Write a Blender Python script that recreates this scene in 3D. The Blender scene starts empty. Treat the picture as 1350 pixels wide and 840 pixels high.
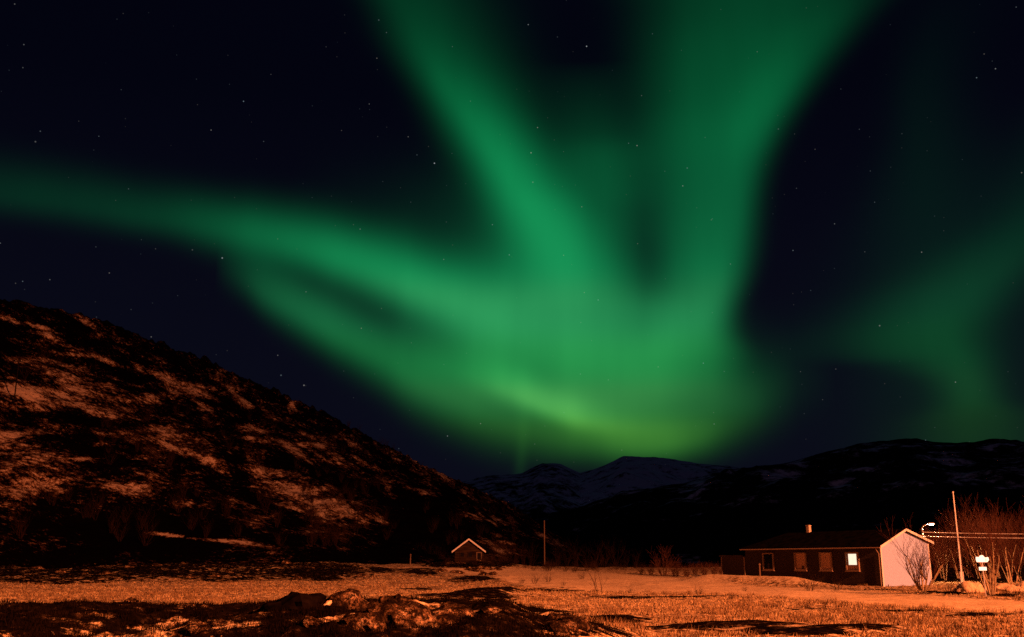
import bpy, bmesh, math, random
import numpy as np
from mathutils import Vector, Matrix

random.seed(7)
R = math.radians
SC = bpy.context.scene
COL = SC.collection

# ------------------------------------------------------------------ camera
F_PX, CX, CY = 1312.0, 675.0, 420.0          # focal length and centre of a 1350 x 840 frame
PITCH = R(13.8)
EYE = 2.0
cam_d = bpy.data.cameras.new('camera')
cam = bpy.data.objects.new('camera', cam_d)
COL.objects.link(cam)
cam_d.sensor_width = 36.0
cam_d.lens = 36.0 * F_PX / 1350.0
cam_d.clip_start = 0.1
cam_d.clip_end = 40000
cam.location = (0, 0, EYE)
cam.rotation_euler = (R(90) + PITCH, 0, 0)
SC.camera = cam

SC.view_settings.view_transform = 'Standard'
SC.view_settings.look = 'None'
SC.view_settings.exposure = 0
SC.view_settings.gamma = 1
SC.view_settings.use_curve_mapping = False
SC.cycles.use_denoising = False
SC.cycles.max_bounces = 4
SC.cycles.diffuse_bounces = 2
SC.cycles.sample_clamp_indirect = 2.0
SC.cycles.use_adaptive_sampling = False

def ray(px, py):
    cx, cy = (px - CX) / F_PX, (CY - py) / F_PX
    return (cx, math.cos(PITCH) - cy * math.sin(PITCH), math.sin(PITCH) + cy * math.cos(PITCH))
def azel(px, py):
    d = ray(px, py)
    return math.degrees(math.atan2(d[0], d[1])), math.degrees(math.atan2(d[2], math.hypot(d[0], d[1])))
def at(px, py, D):
    d = ray(px, py)
    k = D / d[1]
    return Vector((d[0] * k, D, EYE + d[2] * k))
def project(x, y, z):
    z = z - EYE
    f = y * math.cos(PITCH) + z * math.sin(PITCH)
    u = -y * math.sin(PITCH) + z * math.cos(PITCH)
    f = np.maximum(f, 0.01)
    return CX + F_PX * x / f, CY - F_PX * u / f

# ------------------------------------------------------------------ night sky with aurora
world = bpy.data.worlds.new('World')
SC.world = world
world.use_nodes = True
wt = world.node_tree
wt.nodes.clear()
def N(t, tree=None, **kw):
    n = (tree or wt).nodes.new(t)
    for k, v in kw.items():
        setattr(n, k, v)
    return n
def L(a, b, tree=None):
    (tree or wt).links.new(a, b)
def M(op, a, b=None, c=None, tree=None, clamp=False):
    n = N('ShaderNodeMath', tree, operation=op, use_clamp=clamp)
    for i, v in enumerate((a, b, c)):
        if v is None:
            continue
        if isinstance(v, (int, float)):
            n.inputs[i].default_value = v
        else:
            L(v, n.inputs[i], tree)
    return n.outputs[0]
def fcurve(inp, pts):
    n = N('ShaderNodeFloatCurve')
    c = n.mapping.curves[0]
    pts = sorted(pts)
    while len(c.points) < len(pts):
        c.points.new(0.5, 0.5)
    for p, (x, y) in zip(c.points, pts):
        p.location = (x, y)
        p.handle_type = 'AUTO_CLAMPED'
    n.mapping.use_clip = False
    n.mapping.update()
    L(inp, n.inputs['Value'])
    return n.outputs[0]

tc = N('ShaderNodeTexCoord')
sep = N('ShaderNodeSeparateXYZ')
L(tc.outputs['Generated'], sep.inputs[0])
dx, dy, dz = sep.outputs
hyp = M('SQRT', M('ADD', M('MULTIPLY', dx, dx), M('MULTIPLY', dy, dy)))
S_ = M('MULTIPLY_ADD', M('ARCTAN2', dx, dy), 1 / R(120), 0.5)      # azimuth, 120 degrees wide
T_ = M('MULTIPLY', M('ARCTAN2', dz, hyp), 1 / R(60))               # elevation, 60 degrees high
# slow folds in the curtains
nz = N('ShaderNodeTexNoise', noise_dimensions='3D')
L(tc.outputs['Generated'], nz.inputs['Vector'])
nz.inputs['Scale'].default_value = 5.0
nz.inputs['Detail'].default_value = 2.0
sepn = N('ShaderNodeSeparateColor')
L(nz.outputs['Color'], sepn.inputs[0])
S = M('MULTIPLY_ADD', M('SUBTRACT', sepn.outputs[0], 0.5), 0.006, S_)
T = M('MULTIPLY_ADD', M('SUBTRACT', sepn.outputs[1], 0.5), 0.010, T_)

PX_DEG = math.degrees(1 / F_PX) * 0.96
def band(rows, vertical, power=2.0):
    """rows of (px, py, width below/left, width above/right, strength); a soft curved ribbon of light on the sky"""
    cc, wa, wb, ii = [], [], [], []
    for px, py, w0, w1, I in rows:
        a, e = azel(px, py)
        s, t = a / 120 + .5, e / 60
        u, v = (t, s) if vertical else (s, t)
        sc = 120.0 if vertical else 60.0
        cc.append((u, v))
        wa.append((u, w0 * PX_DEG / sc * 5))
        wb.append((u, w1 * PX_DEG / sc * 5))
        ii.append((u, I * 2))
    U, V = (T, S) if vertical else (S, T)
    d = M('SUBTRACT', V, fcurve(U, cc))
    side = M('GREATER_THAN', d, 0.0)
    w0, w1 = fcurve(U, wa), fcurve(U, wb)
    w = M('ADD', M('MULTIPLY', side, M('SUBTRACT', w1, w0)), w0)
    x = M('DIVIDE', M('MULTIPLY', M('ABSOLUTE', d), 5.0), M('MAXIMUM', w, 1e-4))
    g = M('POWER', math.e, M('MULTIPLY', M('POWER', x, power), -1.0))
    return M('MULTIPLY', g, M('MULTIPLY', M('MAXIMUM', fcurve(U, ii), 0.0), 0.5))

BANDS = [
 # the long ray slanting down into the middle: left width, right width
 band([(470,-300,70,110,0),(505,-60,60,110,.028),(535,0,48,104,.034),(563,60,46,92,.056),(598,120,42,80,.108),(640,180,45,68,.172),(680,240,49,64,.215),
       (715,300,58,70,.245),(742,360,72,80,.24),(765,420,100,100,.17),(790,480,105,100,.08),(800,540,100,100,0)], True),
 # arc running in from the left: width below, width above
 band([(-120,243,22,38,.014),(0,254,22,36,.018),(100,267,22,34,.022),(200,284,22,32,.033),(280,298,27,32,.064),(340,310,30,34,.11),(400,325,31,37,.145),
       (460,345,33,40,.20),(520,366,37,45,.25),(580,390,44,50,.28),(640,412,58,62,.24),(700,432,65,70,.13),(780,460,70,70,.04),(850,480,70,70,0)], False),
 # lower rim of the curl
 band([(285,345,24,40,0),(320,362,24,36,.03),(355,386,26,38,.075),(400,412,28,38,.105),(440,434,30,40,.12),(500,468,34,44,.125),(560,502,38,60,.135),
       (620,528,38,60,.12),(700,556,36,60,.085),(780,574,28,50,.10),(850,582,24,44,.135),(915,573,26,42,.10),(960,552,32,44,.05),(1000,525,38,46,.026),
       (1045,503,42,48,.008),(1100,495,40,40,0)], False),
 # the bright fold low in the middle
 band([(540,466,30,40,0),(620,492,24,36,.08),(680,515,20,32,.20),(730,536,17,28,.24),(780,550,19,30,.17),(840,558,22,36,.07),(900,555,28,40,.03),
       (950,540,34,48,.01),(1010,525,34,48,0)], False),
 # broad curtain on the right
 band([(1080,-300,200,220,0),(1035,-60,185,170,.043),(1005,0,152,150,.047),(985,60,132,118,.062),(972,120,118,86,.074),(955,180,108,64,.086),(942,240,84,56,.080),
       (934,300,68,56,.09),(928,360,60,52,.115),(920,420,64,44,.13),(915,480,80,60,.09),(915,550,80,60,0)], True, 3.2),
 # its sharper bright edge
 band([(1115,0,50,50,.004),(1080,45,60,40,.02),(1012,150,62,32,.045),(986,220,60,28,.035),(957,320,50,25,.03),(935,400,42,25,.05),(912,460,52,36,.03),(900,530,50,40,0)], True),
 # soft fill between the rays
 band([(780,80,80,80,0),(790,170,60,60,.022),(800,230,60,66,.058),(818,290,60,60,.036),(835,360,60,56,.016),(850,420,80,75,.07),(830,480,110,90,.085),(830,560,120,90,.02),(830,610,120,90,0)], True),
 # body of the glow
 band([(430,430,50,50,0),(520,450,50,50,.015),(600,462,62,60,.055),(700,470,72,70,.10),(800,490,72,70,.09),(880,505,60,66,.055),(960,510,50,55,.02),(1050,510,40,50,0)], False),
 # dim veil left of the ray
 band([(380,290,60,60,0),(520,300,70,70,.008),(640,310,80,90,.022),(740,320,80,120,.03),(850,320,80,120,.0)], False),
 # separate faint curl on the right
 band([(1420,150,60,70,.004),(1385,270,65,60,.014),(1325,340,85,58,.024),(1262,400,105,56,.036),(1242,440,112,48,.043),(1265,480,58,36,.04),(1281,520,36,32,.037),
       (1288,560,60,60,.022),(1290,610,70,70,.014)], True),
 # very faint veil high on the right
 band([(1260,-50,60,80,0),(1215,120,40,60,.0035),(1225,300,80,110,.007),(1250,420,110,120,.008),(1280,600,110,120,.009)], True),
 # thin pillar over the far ridge
 band([(694,470,9,9,0),(693,540,8,8,.012),(690,590,8,8,.016),(688,625,8,8,.010)], True),
]
tot = BANDS[0]
for b in BANDS[1:]:
    tot = M('ADD', tot, b)
# fine vertical rays
mp = N('ShaderNodeCombineXYZ')
L(S, mp.inputs[0]); L(M('MULTIPLY', T, 0.06), mp.inputs[1])
nr = N('ShaderNodeTexNoise'); L(mp.outputs[0], nr.inputs['Vector'])
nr.inputs['Scale'].default_value = 30.0; nr.inputs['Detail'].default_value = 3.0
tot = M('MULTIPLY', tot, M('MULTIPLY_ADD', nr.outputs['Fac'], 0.44, 0.78))
red = M('MULTIPLY', fcurve(T_, [(0,.29),(6.8/60,.28),(8.3/60,.19),(9.3/60,.165),(11.5/60,.07),(14.4/60,.08),(17/60,.028),(28/60,.02),(1,.02)]),
        M('MULTIPLY_ADD', tot, 1.7, 0.40))
blu = fcurve(T_, [(0,.10),(6.8/60,.105),(9/60,.20),(11.5/60,.22),(14.4/60,.295),(19/60,.295),(28/60,.285),(1,.28)])
green = N('ShaderNodeCombineColor')
L(M('MULTIPLY', tot, red), green.inputs[0]); L(tot, green.inputs[1]); L(M('MULTIPLY', tot, blu), green.inputs[2])
# night base colour, a little paler towards the horizon
basew = fcurve(T_, [(0,1.0),(8/60,.85),(16/60,.6),(23/60,.25),(30/60,.06),(36/60,.1),(50/60,1.2),(1,1.7)])  # unseen sky overhead brightened, added to lift the mountain snow
base = N('ShaderNodeMix', data_type='RGBA', clamp_factor=False)
L(basew, base.inputs['Factor'])
base.inputs['A'].default_value = (.0007, .0009, .0042, 1)
base.inputs['B'].default_value = (.0032, .0035, .0094, 1)
# stars
def star_layer(scale, radius, keep, gain):
    v = N('ShaderNodeTexVoronoi', voronoi_dimensions='3D', feature='F1')
    L(tc.outputs['Generated'], v.inputs['Vector'])
    v.inputs['Scale'].default_value = scale
    d = M('DIVIDE', M('SUBTRACT', radius, v.outputs['Distance']), radius * .6, clamp=True)
    sc = N('ShaderNodeSeparateColor'); L(v.outputs['Color'], sc.inputs[0])
    on = M('GREATER_THAN', sc.outputs[0], keep)
    br = M('MULTIPLY_ADD', M('POWER', sc.outputs[1], 4.0), 1.0, 0.10)
    val = M('MULTIPLY', M('MULTIPLY', d, on), M('MULTIPLY', br, gain))
    tint = N('ShaderNodeMix', data_type='RGBA')
    L(sc.outputs[2], tint.inputs['Factor'])
    tint.inputs['A'].default_value = (.62, .85, 1, 1); tint.inputs['B'].default_value = (1, .86, .74, 1)
    o = N('ShaderNodeVectorMath', operation='SCALE')
    L(tint.outputs['Result'], o.inputs[0]); L(val, o.inputs['Scale'])
    return o.outputs[0]
def vadd(a, b):
    o = N('ShaderNodeVectorMath', operation='ADD')
    L(a, o.inputs[0]); L(b, o.inputs[1])
    return o.outputs[0]
c = vadd(green.outputs[0], base.outputs['Result'])
c = vadd(c, star_layer(110, .075, .45, 0.20))
c = vadd(c, star_layer(40, .036, .74, .85))
bg = N('ShaderNodeBackground'); L(c, bg.inputs['Color'])
bg.inputs['Strength'].default_value = 1.0
wo = N('ShaderNodeOutputWorld'); L(bg.outputs[0], wo.inputs['Surface'])
world.cycles.sampling_method = 'MANUAL'
world.cycles.sample_map_resolution = 512

# ------------------------------------------------------------------ lamp light of the village behind and to the right
SODIUM = (1.0, 0.235, 0.082)
def lamp(name, loc, power, radius, colour=SODIUM):
    d = bpy.data.lights.new(name, 'POINT')
    d.energy = power; d.color = colour; d.shadow_soft_size = radius
    o = bpy.data.objects.new(name, d); o.location = loc
    COL.objects.link(o)
    return o
VILLAGE = Vector((104, -52, 58))
lamp('village_lamp', VILLAGE, 2.85e6, 0.7)

# ------------------------------------------------------------------ helpers
def vnoise(x, y, seed=0):
    x = np.asarray(x, float); y = np.asarray(y, float)
    xi = np.floor(x).astype(np.int64); yi = np.floor(y).astype(np.int64)
    fx, fy = x - xi, y - yi
    fx = fx * fx * (3 - 2 * fx); fy = fy * fy * (3 - 2 * fy)
    def h(a, b):
        n = (a * 374761393 + b * 668265263 + seed * 974711) & 0x7fffffff
        n = ((n ^ (n >> 13)) * 1274126177) & 0x7fffffff
        return ((n ^ (n >> 16)) & 0xffff) / 65535.0
    a = h(xi, yi) * (1 - fx) + h(xi + 1, yi) * fx
    b = h(xi, yi + 1) * (1 - fx) + h(xi + 1, yi + 1) * fx
    return (a * (1 - fy) + b * fy) * 2 - 1
def fbm(x, y, octs=4, seed=0):
    s, a = 0, 1.0
    for i in range(octs):
        s = s + a * vnoise(x, y, seed + i)
        x, y, a = x * 2.03 + 11.3, y * 2.03 + 4.7, a * .5
    return s
def sstep(a, b, x):
    t = np.clip((x - a) / (b - a), 0, 1)
    return t * t * (3 - 2 * t)

def link(name, me, mat=None, parent=None):
    o = bpy.data.objects.new(name, me)
    COL.objects.link(o)
    if mat: me.materials.append(mat)
    if parent is not None: o.parent = parent
    return o
def grid_mesh(name, X, Y, Z, attrs=(), wrap=False):
    r, c = X.shape
    me = bpy.data.meshes.new(name)
    co = np.stack([X, Y, Z], -1).reshape(-1, 3)
    i, j = np.meshgrid(np.arange(r - 1), np.arange(c - (0 if wrap else 1)), indexing='ij')
    j2 = (j + 1) % c
    q = np.stack([i * c + j, i * c + j2, (i + 1) * c + j2, (i + 1) * c + j], -1).reshape(-1, 4)
    me.vertices.add(len(co)); me.vertices.foreach_set('co', co.ravel())
    me.loops.add(q.size); me.loops.foreach_set('vertex_index', q.ravel().astype(np.int32))
    me.polygons.add(len(q)); me.polygons.foreach_set('loop_start', (np.arange(len(q)) * 4).astype(np.int32))
    me.polygons.foreach_set('use_smooth', np.ones(len(q), bool))
    me.update(calc_edges=True)
    for k, v in attrs:
        a = me.attributes.new(k, 'FLOAT', 'POINT')
        a.data.foreach_set('value', v.ravel().astype(np.float32))
    return me

class MB:
    """collects boxes, prisms and tubes that together are one mesh"""
    def __init__(s): s.v, s.f = [], []
    def poly(s, pts, faces):
        b = len(s.v); s.v += [tuple(p) for p in pts]; s.f += [tuple(b + i for i in f) for f in faces]
    def box(s, x0, x1, y0, y1, z0, z1):
        s.poly([(x0,y0,z0),(x1,y0,z0),(x1,y1,z0),(x0,y1,z0),(x0,y0,z1),(x1,y0,z1),(x1,y1,z1),(x0,y1,z1)],
               [(0,3,2,1),(4,5,6,7),(0,1,5,4),(1,2,6,5),(2,3,7,6),(3,0,4,7)])
    def prism(s, prof, axis, a0, a1):
        """prof: list of (p, q); extruded along axis 'x' (p=y) or 'y' (p=x)"""
        n = len(prof)
        f = (lambda a, p: (a, p[0], p[1])) if axis == 'x' else (lambda a, p: (p[0], a, p[1]))
        s.poly([f(a0, p) for p in prof] + [f(a1, p) for p in prof],
               [tuple(range(n))[::-1], tuple(range(n, 2 * n))] + [(i, (i + 1) % n, n + (i + 1) % n, n + i) for i in range(n)])
    def tube(s, pts, rad, sides=4, cap=True):
        rings = []
        n = len(pts)
        for i, p in enumerate(pts):
            p = Vector(p)
            d = (Vector(pts[min(i + 1, n - 1)]) - Vector(pts[max(i - 1, 0)])).normalized()
            u = d.cross(Vector((0, 0, 1)) if abs(d.z) < .9 else Vector((1, 0, 0))).normalized()
            w = d.cross(u)
            r = rad[i] if isinstance(rad, (list, tuple)) else rad
            b = len(s.v)
            for k in range(sides):
                a = 2 * math.pi * k / sides
                s.v.append(tuple(p + (u * math.cos(a) + w * math.sin(a)) * r))
            rings.append(b)
        for a, b in zip(rings, rings[1:]):
            for k in range(sides):
                s.f.append((a + k, a + (k + 1) % sides, b + (k + 1) % sides, b + k))
        if cap:
            s.f.append(tuple(rings[0] + k for k in range(sides))[::-1])
            s.f.append(tuple(rings[-1] + k for k in range(sides)))
    def mesh(s, name, smooth=False):
        me = bpy.data.meshes.new(name)
        me.from_pydata(s.v, [], s.f); me.update()
        if smooth: me.polygons.foreach_set('use_smooth', [True] * len(me.polygons))
        return me
    def build(s, name, mat, parent=None, smooth=False):
        return link(name, s.mesh(name, smooth), mat, parent)

def empty(name, loc, rz=0.0):
    o = bpy.data.objects.new(name, None)
    COL.objects.link(o); o.location = loc; o.rotation_euler = (0, 0, rz); o.empty_display_size = .3
    return o
def tag(o, label=None, cat=None, group=None, kind=None):
    for k, v in (('label', label), ('category', cat), ('group', group), ('kind', kind)):
        if v: o[k] = v
    return o

# ------------------------------------------------------------------ materials
def mat(name):
    m = bpy.data.materials.new(name); m.use_nodes = True
    t = m.node_tree
    return m, t, t.nodes['Principled BSDF']
def noise(t, scale, detail=3, rough=.55, coord=None, stretch=None):
    n = N('ShaderNodeTexNoise', t)
    n.inputs['Scale'].default_value = scale; n.inputs['Detail'].default_value = detail; n.inputs['Roughness'].default_value = rough
    if coord is None:
        coord = N('ShaderNodeTexCoord', t).outputs['Object']
    if stretch:
        m = N('ShaderNodeMapping', t); m.inputs['Scale'].default_value = stretch
        L(coord, m.inputs['Vector'], t); coord = m.outputs[0]
    L(coord, n.inputs['Vector'], t)
    return n.outputs['Fac']
def ramp(t, fac, stops):
    n = N('ShaderNodeValToRGB', t)
    e = n.color_ramp.elements
    while len(e) < len(stops): e.new(.5)
    for x, (p, c) in zip(e, stops):
        x.position = p; x.color = (*c, 1)
    L(fac, n.inputs['Fac'], t)
    return n.outputs['Color']
def mix(t, f, a, b):
    n = N('ShaderNodeMix', t, data_type='RGBA')
    for v, k in ((f, 'Factor'), (a, 'A'), (b, 'B')):
        if isinstance(v, (int, float)): n.inputs[k].default_value = v
        elif isinstance(v, tuple): n.inputs[k].default_value = (*v, 1)
        else: L(v, n.inputs[k], t)
    return n.outputs['Result']
def bump(t, b, h, strength, dist):
    n = N('ShaderNodeBump', t); n.inputs['Strength'].default_value = strength; n.inputs['Distance'].default_value = dist
    L(h, n.inputs['Height'], t); L(n.outputs[0], b.inputs['Normal'], t)
def attr(t, name):
    return N('ShaderNodeAttribute', t, attribute_name=name).outputs['Fac']
def plain(name, c0, c1, scale=6.0, rough=.8, bstr=.3, bdist=.02, stretch=None):
    m, t, b = mat(name)
    n = noise(t, scale, 4, .6, stretch=stretch)
    L(ramp(t, n, [(.3, c0), (.7, c1)]), b.inputs['Base Color'], t)
    b.inputs['Roughness'].default_value = rough
    b.inputs['Specular IOR Level'].default_value = 0 if max(c1) < .15 else .2
    if bstr: bump(t, b, n, bstr, bdist)
    return m

def ground_material():
    m, t, b = mat('field')
    dark, smooth = attr(t, 'dark'), attr(t, 'smooth')
    fine = noise(t, 2.6, 5, .75)
    mid = noise(t, .45, 4, .65)
    straw = ramp(t, fine, [(.42, (.012, .007, .004)), (.475, (.17, .095, .04)), (.525, (.68, .48, .23)), (.59, (.92, .76, .46))])
    snow = ramp(t, fine, [(.35, (.62, .44, .22)), (.58, (.88, .71, .42))])
    patch = M('MULTIPLY_ADD', M('SUBTRACT', mid, .5, tree=t), 1.6, smooth, tree=t, clamp=True)
    lit = mix(t, patch, straw, snow)
    bare = M('MULTIPLY', M('SUBTRACT', noise(t, .75, 6, .8), .51, tree=t), 7.0, tree=t, clamp=True)
    bare = M('MULTIPLY', bare, M('SUBTRACT', 1.0, M('MULTIPLY', smooth, .8, tree=t), tree=t), tree=t, clamp=True)
    lit = mix(t, M('MULTIPLY', bare, .60, tree=t), lit, (.11, .06, .027))
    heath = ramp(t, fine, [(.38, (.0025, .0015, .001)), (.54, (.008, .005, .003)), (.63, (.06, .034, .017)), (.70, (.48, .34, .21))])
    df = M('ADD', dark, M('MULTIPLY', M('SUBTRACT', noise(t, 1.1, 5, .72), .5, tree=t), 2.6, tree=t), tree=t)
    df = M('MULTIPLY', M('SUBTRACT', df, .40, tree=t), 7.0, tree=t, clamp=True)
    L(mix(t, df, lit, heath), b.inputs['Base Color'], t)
    b.inputs['Roughness'].default_value = .9; b.inputs['Specular IOR Level'].default_value = 0
    bump(t, b, fine, .55, .12)
    return m
def hill_material():
    m, t, b = mat('hillside')
    snow = attr(t, 'snow')
    n1 = noise(t, .16, 6, .72, stretch=(1, .55, 1.6))
    n2 = noise(t, 1.0, 4, .7)
    n3 = noise(t, .045, 5, .65, stretch=(1, .6, 1.8))
    f = M('MULTIPLY_ADD', M('SUBTRACT', n1, .5, tree=t), 2.5, snow, tree=t)
    f = M('MULTIPLY_ADD', M('SUBTRACT', n2, .5, tree=t), 1.9, f, tree=t)
    n4 = noise(t, 2.6, 3, .7, stretch=(1.6, 1.6, .5))
    f = M('MULTIPLY_ADD', M('SUBTRACT', n4, .5, tree=t), 1.1, f, tree=t)
    f = M('MULTIPLY_ADD', M('SUBTRACT', n3, .5, tree=t), 1.1, f, tree=t)
    c = ramp(t, f, [(.10, (.0015, .0010, .0007)), (.24, (.012, .006, .004)), (.36, (.075, .036, .020)), (.52, (.25, .15, .09)), (.74, (.74, .58, .42))])
    c = mix(t, ramp(t, n2, [(.3, (0, 0, 0)), (.7, (.35, .35, .35))]), c, (.004, .0025, .0018))
    L(c, b.inputs['Base Color'], t)
    b.inputs['Roughness'].default_value = .9; b.inputs['Specular IOR Level'].default_value = 0
    bump(t, b, n2, .5, .35)
    return m
def mountain_material():
    m, t, b = mat('mountainside')
    snow = attr(t, 'snow')
    n1 = noise(t, .011, 9, .78)
    f = M('MULTIPLY_ADD', M('SUBTRACT', n1, .5, tree=t), 3.2, snow, tree=t)
    f = M('MULTIPLY', M('SUBTRACT', f, .45, tree=t), 3.0, tree=t, clamp=True)
    L(mix(t, f, (.008, .008, .010), (.82, .85, .92)), b.inputs['Base Color'], t)
    b.inputs['Roughness'].default_value = .95; b.inputs['Specular IOR Level'].default_value = 0
    return m

# ------------------------------------------------------------------ ground: one sheet out to the horizon
def gpt(px, py, z=0.0):
    """ground point seen in column px where flat ground of height z would sit at row py"""
    d = ray(px, py); k = (z - EYE) / d[2]
    return d[0] * k, d[1] * k
def AZ(px):                                           # azimuth of a column at the horizon row
    return math.degrees(math.atan2((px - CX) / F_PX, math.cos(PITCH) + math.tan(PITCH) * math.sin(PITCH)))
# long low swells and dark heather patches in the field: column, row, half width, half height (pixels), swell height, darkness
PATCHES = [
 (900,788,110,2.0,.10,.9),(735,779,48,2.5,.20,.8),(850,772,30,2,.12,.7),(624,787,54,5,.40,1.25),(660,784,30,3,.25,1.0),(560,778,40,2.5,.12,.6),(700,773,30,2.0,.1,.6),
 (805,818,52,5,.14,1.0),(955,828,85,7,.20,1.0),(1140,832,60,5,.14,.9),(1190,806,60,2.2,.06,.8),(1080,803,45,1.8,.05,.7),(1060,838,90,6,.2,1.0),
 (1262,784,20,2.0,.10,1.1),(1325,786,22,2.2,.12,1.1),(1235,782,25,2,.08,.8),(1050,772,60,2,.05,.5),(1000,768,60,2,.05,.5),
 (430,768,26,2,.25,1.0),(500,764,28,2,.2,.9),(560,764,40,2,.3,1.0),(640,768,44,2.2,.35,1.1),(690,759,12,1,.1,.5),
 (1290,812,50,2.2,.06,.8),(880,806,30,2,.05,.6),(720,808,45,4,.12,.9),
]
def bank_profile(px):
    xs = [-400,0,150,330,380,430,470,485,520,600,660,700,750,800,835,870,1500]
    ys = [792,795,796,799,798,792,792,795,793,793,798,806,816,831,842,866,866]
    return np.interp(px, xs, ys)
def ground_fields(x, y):
    x = np.asarray(x, float); y = np.asarray(y, float)
    r = np.hypot(x, y); az = np.degrees(np.arctan2(x, y))
    px = CX + 1351.0 * np.tan(np.radians(np.clip(az, -60, 60)))
    front = sstep(75, 50, np.abs(az))
    z = .0145 * np.clip(r - 88, 0, 110)
    left = sstep(600, 380, px) * front
    z = z + left * (.026 * np.clip(r - 104, 0, 75))
    knoll = np.exp(-((px - 618) / 70) ** 2) * np.exp(-((r - 158) / 22) ** 2) * front
    z = z + knoll * (1.25 + .5 * fbm(x * .25, y * .25, 4, 83))
    z = z + fbm(x * .22, y * .22, 4, 3) * .05 * np.clip(r / 30, .3, 2)
    dark = np.zeros_like(z); smooth = np.zeros_like(z)
    # foreground bank the photographer stands on
    crest = 23.0
    zc = EYE - crest * (bank_profile(px) - 742.5) / 1351.0
    zc = np.maximum(zc, 0.0)
    prof = np.where(r < crest, .30 + .70 * sstep(6, crest, r), 1 - sstep(crest, crest + 13, r))
    zb = zc * prof * front
    z = z + zb
    on = sstep(.10, .5, zb)
    z = z + sstep(.2, .9, zb) * ((1 - np.abs(fbm(x * .5, y * .5, 5, 9))) - .6) * .30
    dark = np.maximum(dark, on * (.80 + .55 * fbm(x * .45, y * .45, 3, 21)))
    # heather band under the hill
    band = np.clip(sstep(98, 112, r + 5 * fbm(x * .05, y * .05, 3, 5)), 0, 1) * sstep(560, 430, px) * front
    dark = np.maximum(dark, band * (.72 + .25 * fbm(x * .09, y * .09, 3, 31)))
    z = z + band * fbm(x * .12, y * .12, 4, 33) * .45
    dark = np.maximum(dark, sstep(.25, .6, knoll) * .9)
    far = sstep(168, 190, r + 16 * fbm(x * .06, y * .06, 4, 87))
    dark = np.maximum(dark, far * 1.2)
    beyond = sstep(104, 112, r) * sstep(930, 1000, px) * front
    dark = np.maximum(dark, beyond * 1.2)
    for cx, cy, hw, hh, h, dk in PATCHES:
        gx, gy = gpt(cx, cy)
        _, y0 = gpt(cx, cy + hh); _, y1 = gpt(cx, max(cy - hh, 744.5))
        hw_m = hw * gy / 1351.0; hd = max((y1 - y0) / 2, .4)
        wx = fbm(x * .5, y * .25, 3, 61) * .35; wy = fbm(x * .5, y * .25, 3, 67) * .35
        g = np.exp(-((x - gx * y / gy) / hw_m + wx) ** 2 - ((y - gy) / hd + wy) ** 2)
        z = z + g * h
        dark = np.maximum(dark, np.clip(g * 1.25, 0, 1) * dk)
    # packed smooth snow of the track crossing in front of the house
    up = np.interp(px, [300,560,640,700,800,900,1000,1100,1200,1300,1400], [747,746,746,748,753,761,770,774,780,787,793])
    lo = np.interp(px, [300,560,640,700,800,900,1000,1100,1200,1300,1400], [752,754,760,774,779,780,784,791,798,804,809])
    gy_ = 742.5 + 1351.0 * (EYE - z) / np.maximum(y, 1)
    smooth = sstep(0, 4, gy_ - up) * sstep(3, -3, gy_ - lo) * sstep(480, 640, px) * front
    dark = dark * (1 - .65 * smooth * (r < 170))
    # drift of snow along the long wall of the house
    a, b_ = to_house(x, y)
    dr = np.exp(-((b_ + 2.3) / 1.6) ** 2) * sstep(2.0, 8.0, a) * sstep(23, 18, a)
    z = z + dr * .72
    smooth = np.maximum(smooth, dr * .9)
    dark = np.where(dr > .3, 0, dark)
    return z, dark, smooth

# house axes: origin at the near corner, a runs back along the long wall, b along the gable
H0 = Vector((31.0, 86.0, 0.0))
HA = Vector((-.521, .853, 0)); HB = Vector((.853, .521, 0))
def to_house(x, y):
    ux, uy = x - H0.x, y - H0.y
    return ux * HA.x + uy * HA.y, ux * HB.x + uy * HB.y
def ground_z(x, y):
    return float(ground_fields(np.array([x]), np.array([y]))[0][0])

az = np.concatenate([np.linspace(-180, -36, 60)[:-1], np.linspace(-36, 36, 620)[:-1], np.linspace(36, 180, 60)[:-1]])
rr = np.concatenate([np.geomspace(1.5, 16, 40)[:-1], np.geomspace(16, 230, 400)[:-1], np.geomspace(230, 20000, 60)])
A_, R_ = np.meshgrid(np.radians(az), rr)
GX, GY = R_ * np.sin(A_), R_ * np.cos(A_)
GZ, GD, GS = ground_fields(GX, GY)
M_GROUND = ground_material()
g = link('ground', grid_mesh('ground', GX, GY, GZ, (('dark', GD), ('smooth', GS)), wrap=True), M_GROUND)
tag(g, 'frosted straw and snow field with dark heather patches in orange light', 'field', kind='structure')

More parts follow.
